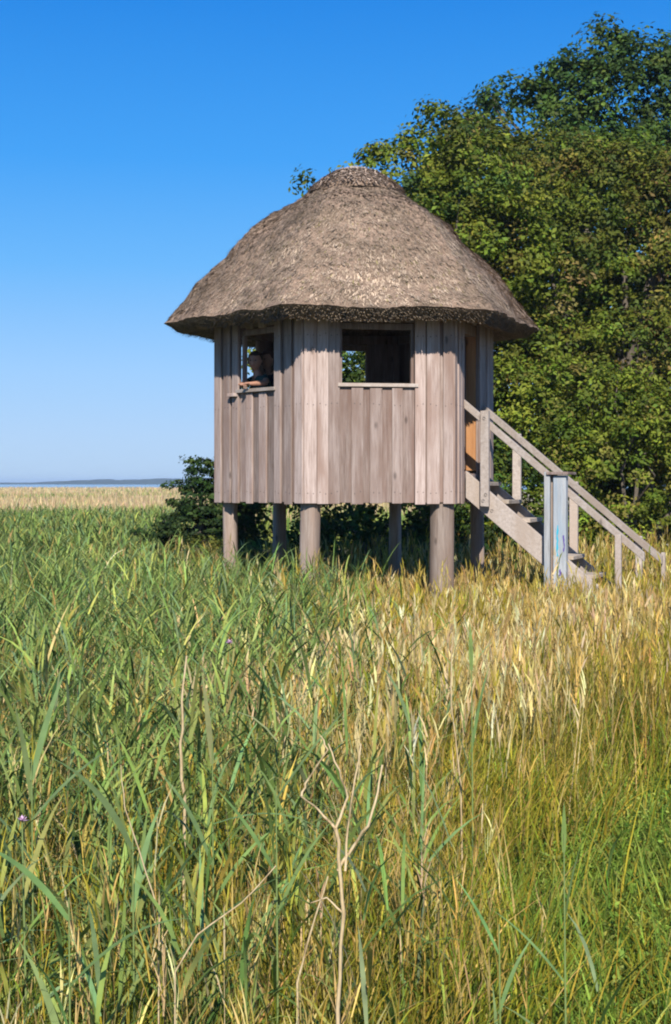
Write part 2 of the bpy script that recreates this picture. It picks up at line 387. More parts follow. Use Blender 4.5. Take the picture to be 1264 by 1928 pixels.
# straw lying on the slope
def straws(n, seed, lift=.05, L=(.03, .075), Wd=(.007, .014)):
    g = np.random.default_rng(seed); V = []; col = []
    P = PT[::-1]
    rr = np.sqrt(g.uniform(.03, 4.0, n)); th = g.uniform(0, 360, n)
    zz = np.interp(rr, P[:, 0], P[:, 1])
    for i in range(n):
        r, z, t = rr[i], zz[i], th[i]
        p = Vector(roof_pt(t, r, z, True)); r2 = r - .05
        q = Vector(roof_pt(t, max(r2, 0.001), float(np.interp(max(r2, 0), P[:, 0], P[:, 1])), True))
        d = (p - q)
        if d.length < 1e-4: continue
        d.normalize(); side = Vector((-math.sin(R(t)), math.cos(R(t)), 0)); nn = side.cross(d)
        if nn.z < 0: nn = -nn
        d = (d + side * g.normal(0, .28)).normalized(); l = g.uniform(*L); w = g.uniform(*Wd) / 2
        tip = p + d * l * .5 + nn * (.006 + abs(g.normal(0, lift)) * l); b0 = p - d * l * .5 - nn * .004
        V += [b0 - side * w, b0 + side * w, tip + side * w * .6, tip - side * w * .6]
        pat = .82 + .62 * mnoise.noise((p.x * 1.7, p.y * 1.7, p.z * 1.7 + 5)) + .45 * mnoise.noise((p.x * 8, p.y * 8, p.z * 8))
        v = max(.35, pat) * g.uniform(.6, 1.25); mossy = g.random() < .05
        c = np.array((.37, .285, .22)) * v * (1.0 + .18 * max(0, min(1, (4.1 - z) / .6)))
        if g.random() < .12: c = np.array((.40, .32, .26)) * v
        if mossy: c = np.array((.22, .19, .09)) * v
        col += [c] * 4
    V = np.array([tuple(v) for v in V]); F = np.arange(len(V)).reshape(-1, 4)
    return V, F, np.array(col)
V, F, cc = straws(36000, 3)
tag(link('straw', npmesh('straw', V, F, cc), M_straw, roof), kind='stuff')
# shaggy cut ends all round the eave
g = np.random.default_rng(11); V = []; cc = []
for i in range(5000):
    t = g.uniform(0, 360); k = g.random(); r = 2.01 - .13 * k; z = 3.335 - .115 * k
    p = Vector(roof_pt(t, r, z, False)); out = Vector((math.cos(R(t)), math.sin(R(t)), 0)); side = Vector((-out.y, out.x, 0))
    d = (out * .9 + Vector((0, 0, -.75)) + side * g.normal(0, .15)).normalized(); l = g.uniform(.004, .022); w = g.uniform(.005, .012) / 2
    a = p - d * .03; b_ = p + d * l
    V += [a - side * w, a + side * w, b_ + side * w, b_ - side * w]; v = g.uniform(.45, .8); cc += [np.array((.23, .18, .135)) * v] * 4
V = np.array([tuple(v) for v in V])
tag(link('eave_straw', npmesh('eave_straw', V, np.arange(len(V)).reshape(-1, 4), np.array(cc)), M_straw, roof), kind='stuff')
# bound ridge cap with withy rings
PT_ROOF = PT
V = []; NC = 96
capP = [(.50, 4.715), (.475, 4.752), (.45, 4.785), (.36, 4.852), (.35, 4.862), (.245, 4.928), (.235, 4.935), (.14, 4.965), (.07, 4.975), (.0, 4.978)]
for r, z in capP:
    for i in range(NC):
        a = 360 * i / NC; s = 1 + .05 * mnoise.noise((math.cos(R(a)) * 3, math.sin(R(a)) * 3, z * 4)); zz = z + .012 * mnoise.noise((a * .3, z * 9, 2)) - (.03 * (hexr(a, 0) - .93) if r > .2 else 0)
        V.append((r * s * math.cos(R(a)), r * s * math.sin(R(a)), zz))
F = [(j * NC + i, j * NC + (i + 1) % NC, (j + 1) * NC + (i + 1) % NC, (j + 1) * NC + i) for j in range(len(capP) - 1) for i in range(NC)]
V_, F_, c_ = [], [], []
g = np.random.default_rng(77); CP = np.array(capP)[::-1]
for i in range(5200):
    r = .49 * math.sqrt(g.random()); t = g.uniform(0, 6.283); z = float(np.interp(r, CP[:, 0], CP[:, 1])) - (.03 * (hexr(math.degrees(t), 0) - .93) if r > .2 else 0)
    p = Vector((r * math.cos(t), r * math.sin(t), z + .006)); sl_ = -.45 if r > .1 else -.1
    d = Vector((math.cos(t) + g.normal(0, .3), math.sin(t) + g.normal(0, .3), sl_)).normalized(); sd_ = Vector((-d.y, d.x, 0)).normalized(); l = g.uniform(.02, .05); w = g.uniform(.006, .012) / 2
    V_ += [tuple(p - d * l - sd_ * w), tuple(p - d * l + sd_ * w), tuple(p + d * l + sd_ * w + Vector((0, 0, .008))), tuple(p + d * l - sd_ * w + Vector((0, 0, .008)))]
    c_ += [np.array((.56, .44, .37)) * g.uniform(.55, 1.2) * (.75 if abs((r * 14) % 1 - .5) < .14 else 1)] * 4
tag(link('cap_straw', npmesh('cap_straw', V_, np.arange(len(V_)).reshape(-1, 4), np.array(c_)), M_straw, roof), kind='stuff')
M_cap = M_thatch.copy(); M_cap.name = 'cap_thatch'
rc = link('ridge_cap', npmesh('ridge_cap', V, F, smooth=True), M_cap, roof)
for nd_ in []:
    if nd_.type == 'VALTORGB' and nd_.color_ramp.elements[-1].color[0] < .4:
        for e, c in zip(nd_.color_ramp.elements, ((.10, .075, .06), (.25, .195, .16), (.38, .31, .265))): e.color = (*c, 1)

# ---------------------------------------------------------------- staircase
A, ud, nd, L = dr
S = A + ud * .37; SD = nd.copy(); SE = ud.copy(); SLOPE = .84; SW = .60
st = empty('wooden_staircase', (HX + S.x, HY + S.y, 0), math.atan2(SD.y, SD.x))
tag(st, 'steep pale timber staircase with handrails leading down right from the hide door', 'staircase')
# local frame: +x = down the stairs, +y = far side (towards ud)
def slab(name, x0, x1, y, t, ztop0, vh, mat, par=st, slope=SLOPE, bev=.004):
    bm = bmesh.new(); vs = []
    for x in (x0, x1):
        for yy in (y - t / 2, y + t / 2):
            for dz in (0, -vh): vs.append(bm.verts.new((x, yy, ztop0 - slope * x + dz)))
    for f in ((0, 1, 3, 2), (4, 6, 7, 5), (0, 4, 5, 1), (2, 3, 7, 6), (0, 2, 6, 4), (1, 5, 7, 3)): bm.faces.new([vs[i] for i in f])
    return bmobj(name, bm, mat, par, bev)
XE = 2.19
slab('stringer', .03, XE, 0, .045, FLOOR + .02, .27, M_rail); slab('stringer', .03, XE, SW, .045, FLOOR + .02, .27, M_rail)
k = 0; x = .12
while x < XE - .1:
    box('tread', (x + .02, SW / 2, FLOOR - SLOPE * x - .035), (.21, SW - .046, .04), M_tread, st, jit=.002); x += .215
slab('handrail', .0, 1.80, -.03, .05, EYE + .84, .085, M_rail); slab('handrail', .05, 1.87, SW + .03, .05, EYE + .84, .085, M_rail)
def spost(x, y, z0, z1, w=.08, t=.055, mat=M_rail, nm='rail_post'): return box(nm, (x, y, (z0 + z1) / 2), (w, t, z1 - z0), mat, st, jit=.003)
def zr(x): return EYE + .84 - SLOPE * x
spost(.245, -.085, 1.46, zr(.245) + .07, .085)
spost(.38, SW + .085, zr(.38) - .72, zr(.38) - .02, .085)
spost(1.56, -.085, -.1, zr(1.56) - .03, .06); spost(1.63, SW + .085, -.1, zr(1.63) - .01, .06); spost(1.87, SW + .085, -.1, 1.0, .04)
# boxed newel of two boards under a cap
nw = empty('newel', (0, 0, 0)); nw.parent = st
def nb(nm, x, w, y, t, z0, z1, mat): return box(nm, (x, y, (z0 + z1) / 2), (w, t, z1 - z0), mat, nw, jit=.002)
nb('newel_board', .885, .055, -.12, .11, -.1, 1.80, M_paint)
nb('newel_board', .926, .026, -.085, .04, -.1, 1.76, M_post)
nb('newel_board', 1.005, .125, -.11, .10, -.1, 1.765, M_paint)
nb('newel_cap', .99, .21, .0, .40, 1.772, 1.80, M_inner)
spost(.97, SW + .085, -.1, zr(.97) - .02, .085)
def daub(x, z, w, h, mat, pts=7, nm='paint_mark'):
    V = []; n = pts
    for i in range(n + 1):
        t = i / n; ww = w * (.35 + .65 * random.random()); cx = x + random.uniform(-.006, .006)
        V += [(cx - ww / 2, -.1632, z + h * t), (cx + ww / 2, -.1632, z + h * t)]
    link(nm, npmesh(nm, V, [(2 * i, 2 * i + 1, 2 * i + 3, 2 * i + 2) for i in range(n)]), mat, nw)
daub(.985, .985, .024, .30, M_teal, 12); daub(1.048, 1.03, .015, .16, M_violet); daub(1.01, .80, .03, .06, M_violet, 4); None
for (x, y, z) in ((.245, -.117, zr(.245) + .0), (.235, -.117, 1.52), (.26, -.117, 1.58), (.30, -.025, FLOOR - .40)):
    v, f = tube_geo([(x, y, z), (x, y - .008, z)], [.014, .014], 8)
    V = [tuple(q) for q in v] + [(x, y - .009, z)]
    link('bolt', npmesh('bolt', V, f + [(8 + i, 8 + (i + 1) % 8, 16, 16) for i in range(0)]), M_bolt, st)

# ---------------------------------------------------------------- people at the left window
M_skin = flat('skin', (.42, .22, .15), .55); M_hair = flat('brown_hair', (.045, .025, .015), .6); M_hairb = flat('auburn_hair', (.10, .045, .03), .6)
M_navy = flat('navy_cotton', (.012, .02, .05), .85); M_green = flat('dark_green_cotton', (.02, .06, .055), .85); M_denim = flat('denim', (.05, .08, .15), .9)
M_eye = flat('dark_eyes', (.01, .01, .01), .3); M_lip = flat('lips', (.35, .12, .10), .5)
def skin_mesh(name, pts, rad, edges, roots, mat, parent, lv=2):
    me = bpy.data.meshes.new(name); me.from_pydata([tuple(p) for p in pts], edges, []); me.update()
    o = bpy.data.objects.new(name, me); C.objects.link(o)
    sk = o.modifiers.new('skin', 'SKIN'); 
    lay = me.skin_vertices[0].data if me.skin_vertices else None
    for i, r in enumerate(rad):
        rr = r if isinstance(r, tuple) else (r, r)
        lay[i].radius = rr; lay[i].use_root = i in roots
    sk.use_smooth_shade = True
    ss = o.modifiers.new('sub', 'SUBSURF'); ss.levels = lv; ss.render_levels = lv
    dg = bpy.context.evaluated_depsgraph_get(); dg.update()
    nm = bpy.data.meshes.new_from_object(o.evaluated_get(dg)); bpy.data.objects.remove(o); nm.name = name
    nm.materials.clear()
    for p in nm.polygons: p.use_smooth = True
    return link(name, nm, mat, parent)
def person(loc, rz, hgt_, label, shirt, hairm, armL, armR, turn=0, hairlen=.0):
    """local frame: faces -y; height hgt_; arms given as (elbow, wrist, hand direction)"""
    p = empty('person', loc, rz); tag(p, label, 'person'); s = hgt_ / 1.30
    P = []; Rd = []; E = []; roots = set()
    def add(v, r, par=None):
        P.append(Vector(v) * s); Rd.append(r * s if not isinstance(r, tuple) else (r[0] * s, r[1] * s)); i = len(P) - 1
        if par is not None: E.append((par, i))
        return i
    pel = add((0, 0, .66), .095); roots.add(pel)
    w_ = add((0, -.01, .78), .085, pel); ch = add((0, -.04, .93), .10, w_); nk0 = add((0, -.06, 1.03), .055, ch); nk = add((0, -.075, 1.09), .038, nk0); add((0, -.09, 1.15), .04, nk)
    for sx in (-1, 1):
        h = add((sx * .075, 0, .60), .075, pel); kn = add((sx * .08, -.015, .34), .05, h); an = add((sx * .08, .01, .07), .033, kn); add((sx * .08, -.10, .03), .03, an)
    for sx, arm in ((-1, armL), (1, armR)):
        sh = add((sx * .14, -.045, 1.0), .045, ch); el, wr, hd = arm
        e = add(el, .034, sh); wv = add(wr, .022, e); hd = Vector(hd).normalized(); wr = Vector(wr)
        side = hd.cross(Vector((0, 0, 1))).normalized()
        pm = add(wr + hd * .045, (.03, .016), wv); pm2 = add(wr + hd * .07, (.032, .014), pm)
        for k in range(5):
            if k < 4:
                b0 = wr + hd * .06 + side * (k - 1.5) * .016; ln = (.05, .06, .055, .042)[k]
                i0 = add(b0, .0075); roots.add(i0); i1 = add(b0 + hd * ln * .55 + Vector((0, 0, -.004)), .007, i0); add(b0 + hd * ln + Vector((0, 0, -.018)), .006, i1)
            else:
                b0 = wr + hd * .02 + side * .02 * -sx; i0 = add(b0, .009); roots.add(i0); i1 = add(b0 + (hd * .02 - side * sx * .022), .008, i0); add(b0 + hd * .045 - side * sx * .028, .007, i1)
    body = skin_mesh('body', P, Rd, E, roots, M_skin, p)
    # shirt and trousers grown on the same joints, a little wider
    Q = [P[i] for i in (pel, w_, ch, nk0)]; q = [Rd[pel] * 1.12, Rd[w_] * 1.16, Rd[ch] * 1.13, Rd[nk0] * 1.1]; E2 = [(0, 1), (1, 2), (2, 3)]
    for sx, arm in ((-1, armL), (1, armR)):
        a = len(Q); Q.append(Vector((sx * .14, -.045, 1.0)) * s); q.append(.054 * s); E2.append((2, a))
        Q.append((Vector((sx * .14, -.045, 1.0)) * .3 + Vector(arm[0]) * .7) * s); q.append(.044 * s); E2.append((a, a + 1))
    skin_mesh('shirt', Q, q, E2, {0}, shirt, p)
    Q = [Vector((0, 0, .66)) * s]; q = [.106 * s]; E2 = []
    for sx in (-1, 1):
        a = len(Q); Q += [Vector((sx * .075, 0, .60)) * s, Vector((sx * .08, -.015, .34)) * s, Vector((sx * .08, .01, .09)) * s]; q += [.085 * s, .062 * s, .05 * s]; E2 += [(0, a), (a, a + 1), (a + 1, a + 2)]
    skin_mesh('trousers', Q, q, E2, {0}, M_denim, p)
    # head with a face
    hd = empty('head', (0, -.095 * s, 1.20 * s), R(turn)); hd.parent = p
    bm = bmesh.new(); bmesh.ops.create_icosphere(bm, subdivisions=4, radius=1)
    for v in bm.verts:
        x, y, z = v.co; j = max(0, -z)
        f = Vector((x * (.073 - .018 * j), y * (.088 - .012 * j) - .012 * j, z * .105))
        nz = math.exp(-(x / .17) ** 2 - ((z + .08) / .2) ** 2) if y < 0 else 0; f.y -= .020 * nz
        for ex in (-.38, .38):
            if y < 0: f.y += .010 * math.exp(-((x - ex) / .2) ** 2 - ((z - .06) / .14) ** 2)
        if y < 0: f.y -= .006 * math.exp(-(x / .3) ** 2 - ((z + .45) / .1) ** 2)
        for ex in (-1, 1): f.x += ex * .012 * math.exp(-((x - ex) / .25) ** 2 - (z / .28) ** 2 - ((y - .1) / .2) ** 2)
        v.co = f * s
    bmobj('face', bm, M_skin, hd, smooth=True)
    bm = bmesh.new()
    for ex in (-.028, .028): bmesh.ops.create_icosphere(bm, subdivisions=2, radius=.008 * s, matrix=Matrix.Translation((ex * s, -.078 * s, .006 * s)))
    bmobj('eyes', bm, M_eye, hd, smooth=True)
    bm = bmesh.new(); bmesh.ops.create_icosphere(bm, subdivisions=2, radius=1, matrix=Matrix.Translation((0, -.083 * s, -.048 * s)) @ Matrix.Diagonal((.022 * s, .008 * s, .005 * s, 1)))
    bmobj('mouth', bm, M_lip, hd, smooth=True)
    bm = bmesh.new(); bmesh.ops.create_icosphere(bm, subdivisions=4, radius=1)
    for v in list(bm.verts):
        x, y, z = v.co
        if y < -.35 and z < .42 or (z < -.35 and hairlen == 0) or (z < .1 and y < -.1): bm.verts.remove(v); continue
        k = 1 + .05 * mnoise.noise(v.co * 5)
        v.co = Vector((x * .083 * k, (y * .098 + .004) * k, z * .118 * k - (hairlen * (-z) if z < 0 else 0))) * s
    bmobj('hair', bm, hairm, hd, smooth=True)
    return p
A, ud, nd, L = lf
wc = Vector((HX, HY, 0)) + A + ud * .72
faz = math.atan2(nd.y, nd.x) + R(90)
q = wc - ud * .26 - nd * .25
person((q.x, q.y, FLOOR + .001), faz, 1.20, 'person in dark shirt leaning a forearm on the left window sill', M_green, M_hair,
       ((-.14, -.15, .955), (.0, -.29, .935), (.95, -.25, 0)), ((.22, -.12, .95), (.21, -.31, .935), (-.35, -.9, .0)), 38)
q = wc - ud * .43 - nd * .54
person((q.x, q.y, FLOOR + .001), faz, 1.24, 'person with auburn hair standing at the right side of the left window', M_navy, M_hairb,
       ((-.2, -.06, .78), (-.12, -.22, .80), (.2, -1, 0)), ((.20, -.02, .76), (.16, .0, .58), (0, 0, -1)), 10, .04)

# ---------------------------------------------------------------- vegetation tools
def ribbons(base, az, elev, bend, length, width, color, seg=4, twist=None, basew=.55, seed=0):
    """curved tapering blades, all vectorised. elev: start angle above ground, bend: how far it droops (radians)"""
    n = len(base); g = np.random.default_rng(seed)
    if twist is None: twist = g.normal(0, .9, n)
    S_ = np.linspace(0, 1, seg + 1); pos = np.array(base, float).copy()
    d = np.c_[np.cos(az), np.sin(az)]
    lv = []; 
    tw = az + np.pi / 2 + twist
    sd = np.c_[np.cos(tw), np.sin(tw), np.zeros(n)]
    for k, s in enumerate(S_):
        w = width * (basew + (1 - basew) * min(1, s * 3)) * (1 - s ** 2.2) if k < seg else width * 0
        lv.append((pos.copy(), w))
        if k < seg:
            e = elev - bend * (s + .5 / seg) ** 1.5; st_ = (length / seg)[:, None]
            pos = pos + np.c_[d * np.cos(e)[:, None], np.sin(e)[:, None]] * st_
    V = np.zeros((n, 2 * seg + 1, 3))
    for k in range(seg):
        p, w = lv[k]; V[:, 2 * k] = p - sd * (w / 2)[:, None]; V[:, 2 * k + 1] = p + sd * (w / 2)[:, None]
    V[:, 2 * seg] = lv[seg][0]
    T = []
    for k in range(seg - 1): T += [(2 * k, 2 * k + 1, 2 * k + 3), (2 * k, 2 * k + 3, 2 * k + 2)]
    T.append((2 * seg - 2, 2 * seg - 1, 2 * seg)); T = np.array(T)
    F = (np.arange(n)[:, None, None] * (2 * seg + 1) + T[None]).reshape(-1, 3)
    col = np.repeat(color, 2 * seg + 1, axis=0)
    return V.reshape(-1, 3), F, col
def leaves(P, Nn, size, col, g, aspect=.55):
    n = len(P); a = np.cross(Nn, g.normal(0, 1, (n, 3))); a /= np.linalg.norm(a, axis=1)[:, None] + 1e-9
    b = np.cross(Nn, a); s = size[:, None]
    V = np.stack([P - a * s * .5, P + b * s * aspect * .5 + a * s * .05, P + a * s * .5 - Nn * s * .12, P - b * s * aspect * .5 + a * s * .05], 1).reshape(-1, 3)
    return V, np.arange(4 * n).reshape(-1, 4), np.repeat(col, 4, axis=0)
def merge(parts):
    V = []; F = []; Cc = []; o = 0
    for v, f, c in parts: V.append(v); F.append(f + o); Cc.append(c); o += len(v)
    return np.concatenate(V), np.concatenate(F), np.concatenate(Cc)
def vary(base, n, g, amt=.25, hue=.08):
    c = np.tile(np.array(base), (n, 1)) * np.exp(g.normal(0, amt, (n, 1))); c *= 1 + g.normal(0, hue, (n, 3)); return np.clip(c, .004, .8)
def pick(pal, wts, n, g, amt=.22, hue=.07):
    idx = g.choice(len(pal), n, p=np.array(wts) / sum(wts)); c = np.array(pal)[idx]
    return np.clip(c * np.exp(g.normal(0, amt, (n, 1))) * (1 + g.normal(0, hue, (n, 3))), .004, .8)
HG = np.vectorize(hgt)
def field(n, y0, y1, left, right, g, pw=1.0):
    """random points in the wedge the meadow occupies; left/right are functions of y, pw>1 puts more of them near"""
    y = y0 + (y1 - y0) * g.random(n) ** pw; l, r = left(y), right(y); x = l + (r - l) * g.random(n)
    y = np.maximum(y + g.normal(0, .25, n), 2.6); x = x + g.normal(0, 1, n) * (.10 + .02 * y) + .22 * np.sin(y * 1.9) * .8
    return x, y
def lownoise(x, y, s, seed=0):
    return (np.sin(x * s * 1.3 + seed + 1.7 * np.sin(y * s * .9 + seed * 2)) + np.sin(y * s * 1.1 - seed + 1.3 * np.sin(x * s * 1.7 + 2.1 * seed))) * .5

REED = [(.175, .25, .065), (.24, .31, .085), (.10, .16, .04), (.31, .34, .08), (.17, .26, .11)]
GREEN = [(.14, .22, .03), (.20, .28, .045), (.09, .155, .022), (.25, .28, .06)]
OLIVE = [(.24, .225, .022), (.33, .275, .035), (.14, .17, .016), (.42, .31, .07)]
TAN = [(.46, .325, .105), (.54, .405, .165), (.36, .265, .06), (.62, .49, .26)]
def clear_hut(x, y, r=0.0):
    return np.ones(len(x), bool)
half = lambda y: .235 * y + 2.0

# --- reeds on the left
def reeds(n, y0, y1, left, right, seed, pw=1., hmin=.85, hmax=1.18, leafw=.0125, nl=8, seg=4, tancut=.08):
    g = np.random.default_rng(seed); x, y = field(n, y0, y1, left, right, g, pw)
    hv = g.uniform(hmin, hmax, n) * np.clip(.75 + .07 * y, .8, 1) * (1 + .05 * lownoise(x, y, .5, seed))
    z = HG(x, y); base = np.c_[x, y, z]
    az = g.uniform(0, 2 * np.pi, n); el = np.pi / 2 - np.abs(g.normal(0, .09, n))
    parts = [ribbons(base, az, el, g.uniform(0, .15, n), hv * .92, np.full(n, .007), pick([(.16, .20, .05), (.30, .25, .12)], [.7, .3], n, g), 3, seed=seed)]
    for k in range(nl):
        f = .22 + .72 * (k + g.random(n) * .8) / nl
        b = base.copy(); b[:, 2] += hv * f * .92 * np.sin(el); b[:, 0] += np.cos(az) * np.cos(el) * hv * f * .92; b[:, 1] += np.sin(az) * np.cos(el) * hv * f * .92
        ln = g.uniform(.22, .46, n) * (1 - .25 * f); a2 = g.uniform(0, 2 * np.pi, n); e2 = g.uniform(.75, 1.35, n)
        dead = g.random(n) < tancut * (1.8 - f * 1.5)
        c = pick(REED, [3, 3, 2, 1.5, 2], n, g); c[dead] = pick(TAN, [1, 1, 1, .5], int(dead.sum()), g)
        ok = b[:, 2] + ln * .6 < EYE - .30 + (y > 12) * .05
        bb = b[ok]; m_ = ok.sum()
        parts.append(ribbons(bb, a2[ok], e2[ok], g.uniform(.3, 1.5, m_), ln[ok], g.uniform(.7, 1.3, m_) * leafw, c[ok], seg, twist=g.normal(0, .5, m_), seed=seed + k))
    return merge(parts)
bord = lambda y: np.where(y < 14, -.22 - .05 * (y - 4) * 0, -.22 - (y - 14) * .16)
near = reeds(4600, 4.4, 15, lambda y: -half(y), lambda y: bord(y) + .15, 21, .85)
near2 = reeds(380, 3.2, 5, lambda y: -half(y), lambda y: bord(y), 24, 1., .7, 1.0, .013)
mid = reeds(7000, 15, 42, lambda y: -half(y) - 1, lambda y: np.clip(-1.0 - (y - 15) * .12, -9, 0), 22, .8, .9, 1.15, .030, 5, 2)
few = reeds(130, 3.4, 14, lambda y: -.5 + 0 * y, lambda y: .25 + .02 * y, 23, 1., .7, .9, .015, 5, 4)
V, F, cc = merge([near, near2, mid, few])
tag(link('reeds', npmesh('reeds', V, F, cc), M_blade), 'dense blue-green reeds covering the marsh left of the hide', kind='stuff')

# --- meadow grasses
def grass(n, y0, y1, left, right, seed, pal, wts, h, w, pw=1., lean=.28, bend=(.2, 1.2), seg=4, hn=.15):
    g = np.random.default_rng(seed); x, y = field(n, y0, y1, left, right, g, pw)
    # clumped: pull part of the blades towards tuft centres
    z = HG(x, y); hv = g.uniform(*h, n) * (1 + hn * lownoise(x, y, 2.1, seed)) 
    az = g.uniform(0, 2 * np.pi, n); el = np.pi / 2 - np.abs(g.normal(0, lean, n))
    c = pick(pal, wts, n, g); wet = lownoise(x, y, 1.3, 4) + g.normal(0, .4, n) > .38
    c[wet] = pick(GREEN + OLIVE[:2], [2, 2, 1, 1, 2, 2], int(wet.sum()), g)
    return ribbons(np.c_[x, y, z - .02], az, el, g.uniform(*bend, n), hv, g.uniform(*w, n), c, seg, seed=seed)
def seedgrass(n, y0, y1, left, right, seed, h, pw=1., pal=TAN, wts=(3, 3, 2, 1.5), stemw=.0035, headw=.0075, tufts=True):
    """dry flowering stems: a thin stem with a feathery head of short spikelets"""
    g = np.random.default_rng(seed); x, y = field(n, y0, y1, left, right, g, pw); z = HG(x, y)
    hv = g.uniform(*h, n) * (1 + .1 * lownoise(x, y, 1.7, seed)); az = g.uniform(0, 2 * np.pi, n); ln_ = np.abs(g.normal(0, .12, n)); el = np.pi / 2 - ln_
    bend_ = g.uniform(0, .35, n); c = pick(pal, wts, n, g, .22); ol = lownoise(x, y, 1.1, 9) + g.normal(0, .4, n) > .42; c[ol] = pick(OLIVE, [1, 2, .5, 2], int(ol.sum()), g)
    base = np.c_[x, y, z - .02]; sc = np.clip(y / 7, .75, 1.8)
    parts = [ribbons(base, az, el, bend_, hv, stemw * sc * g.uniform(.8, 1.5, n), c, 4, basew=1., seed=seed)]
    top = hv * g.uniform(.72, .80, n); e = el - bend_ * .3
    for k in range(5):
        f = k / 5; hh = top + hv * .19 * f
        b = base + np.c_[np.cos(az) * np.cos(e) * hh, np.sin(az) * np.cos(e) * hh, np.sin(e) * hh]
        parts.append(ribbons(b, g.uniform(0, 6.28, n), np.pi / 2 - g.uniform(.05, .45, n), g.uniform(0, .5, n), g.uniform(.07, .13, n), headw * sc * g.uniform(.6, 1.2, n), np.clip(c * g.uniform(.85, 1.2, (n, 1)), 0, .75), 2, seed=seed + k + 1))
    return merge(parts)
gl = lambda y: .0 + .215 * (y - 4)            # edge between the long grass and the mown verge
P_ = []
# olive understorey through the middle, thinning under the reeds
full = lambda y: np.where(y < 8.5, np.minimum(gl(y), half(y)), half(y) + .5)
P_.append(grass(112000, 2.7, 17, lambda y: -half(y), full, 31, OLIVE + GREEN, [2.4, 2.2, 2, 1.8, 2, 1.5, 1.5, 1], (.28, .64), (.005, .011), .8))
P_.append(grass(38000, 2.7, 9, lambda y: -half(y), lambda y: gl(y) + .2, 32, OLIVE + TAN[:3], [3, 2.5, 2, 2, .3, .2, .5], (.40, .68), (.005, .010), .8, .22))
V, F, cc = merge(P_)
tag(link('meadow_grass', npmesh('meadow_grass', V, F, cc), M_blade), 'long olive green meadow grass between reeds and path edge', kind='stuff')
P_ = [seedgrass(9500, 7.6, 16.5, lambda y: -.25 - .0 * y, full, 41, (.62, .86), .9),
      seedgrass(750, 3.0, 7.0, lambda y: -.55 + 0 * y, lambda y: gl(y) + .1, 42, (.50, .78), 1.),
      seedgrass(3300, 3.0, 12., lambda y: -half(y), lambda y: -.2 + 0 * y, 43, (.60, .92), 1.),
      grass(10000, 8.4, 16.5, lambda y: -.25 + 0 * y, full, 44, TAN + OLIVE[3:], [2, 2, 3, 1, 2], (.40, .74), (.004, .009), .85, .16, (.1, .7)),
      seedgrass(420, 10, 15.5, lambda y: -1.3 + 0 * y, lambda y: half(y) + .5, 46, (.85, 1.15), .8),
      seedgrass(1300, 5.5, 13, lambda y: -.35 + 0 * y, full, 47, (.80, .98), .9, TAN, (1, 3, .5, 4), .0055, .014),
      seedgrass(2600, 16.5, 22, lambda y: -2.2 + 0 * y, lambda y: half(y) + 1, 45, (.75, 1.1), 1.)]
V, F, cc = merge(P_)
tag(link('dry_seed_grass', npmesh('dry_seed_grass', V, F, cc), M_blade), 'tall straw coloured grass with seed heads before the stilts', kind='stuff')
P_ = [grass(78000, 3.0, 10.5, lambda y: gl(y) - .08 * (y - 3), lambda y: half(y) + .7, 51, GREEN + OLIVE[:2], [3, 3, 2, 1.5, .8, .6], (.10, .27), (.007, .014), .85, .75, (.3, 1.9)),
      grass(16000, 2.7, 6, lambda y: -half(y), lambda y: half(y), 52, GREEN, [3, 3, 3, 1], (.2, .4), (.006, .012), .85, .45)]
def herbs(n, y0, y1, left, right, seed, h, size):
    """low broad-leaved weeds between the grass"""
    g = np.random.default_rng(seed); m_ = n // 14; x, y = field(m_, y0, y1, left, right, g, .85)
    x = np.repeat(x, 14) + g.normal(0, .05, m_ * 14); y = np.repeat(y, 14) + g.normal(0, .05, m_ * 14); z = HG(x, y) + np.repeat(g.uniform(*h, m_), 14) * g.uniform(.4, 1, m_ * 14)
    Nn = np.c_[g.normal(0, .5, m_ * 14), g.normal(0, .5, m_ * 14) - .2, np.ones(m_ * 14)]; Nn /= np.linalg.norm(Nn, axis=1)[:, None]
    c = np.repeat(pick(GREEN, [3, 3, 1, 1.5], m_, g, .2), 14, axis=0)
    v, f, c = leaves(np.c_[x, y, z], Nn, g.uniform(*size, m_ * 14), c, g, .5)
    return v, np.concatenate([f[:, [0, 1, 2]], f[:, [0, 2, 3]]]), c
P_ += [herbs(26000, 3.0, 9.5, lambda y: gl(y) - .05 * (y - 3), lambda y: half(y) + .5, 53, (.06, .22), (.014, .034)),
       herbs(22000, 2.8, 6.0, lambda y: -half(y) * .9, lambda y: gl(y), 54, (.15, .42), (.015, .035))]
V, F, cc = merge(P_)
tag(link('verge_grass', npmesh('verge_grass', V, F, cc), M_blade), 'short bright green grass on the verge at lower right', kind='stuff')
# --- bleached marsh beyond the reeds
g = np.random.default_rng(61); n = 60000
y = 39 + 247 * g.random(n) ** 2.0; x = -(.30 * y + 6) + (.34 * y + 12) * g.random(n)
c = pick([(.60, .46, .27), (.52, .40, .22), (.40, .33, .15), (.22, .24, .09)], [4, 3, 1.2, .4], n, g, .15)
grn = (lownoise(x, y, .09, 3) > .8) | (y < 42 + 3 * np.sin(x * .4)); c[grn] = pick(REED[:4], [1, 1, 1, 1], int(grn.sum()), g, .2) * 1.1
v, f, cc = ribbons(np.c_[x, y, HG(x, y)], g.uniform(0, 6.28, n), np.pi / 2 - np.abs(g.normal(0, .15, n)), g.uniform(0, .6, n), g.uniform(.7, 1.05, n), .03 + .0012 * y, c, 2, twist=g.normal(0, .5, n), basew=1., seed=61)
tag(link('dry_marsh_grass', npmesh('dry_marsh_grass', v, f, cc), M_blade), 'beige bleached marsh grass stretching towards the sea', kind='stuff')

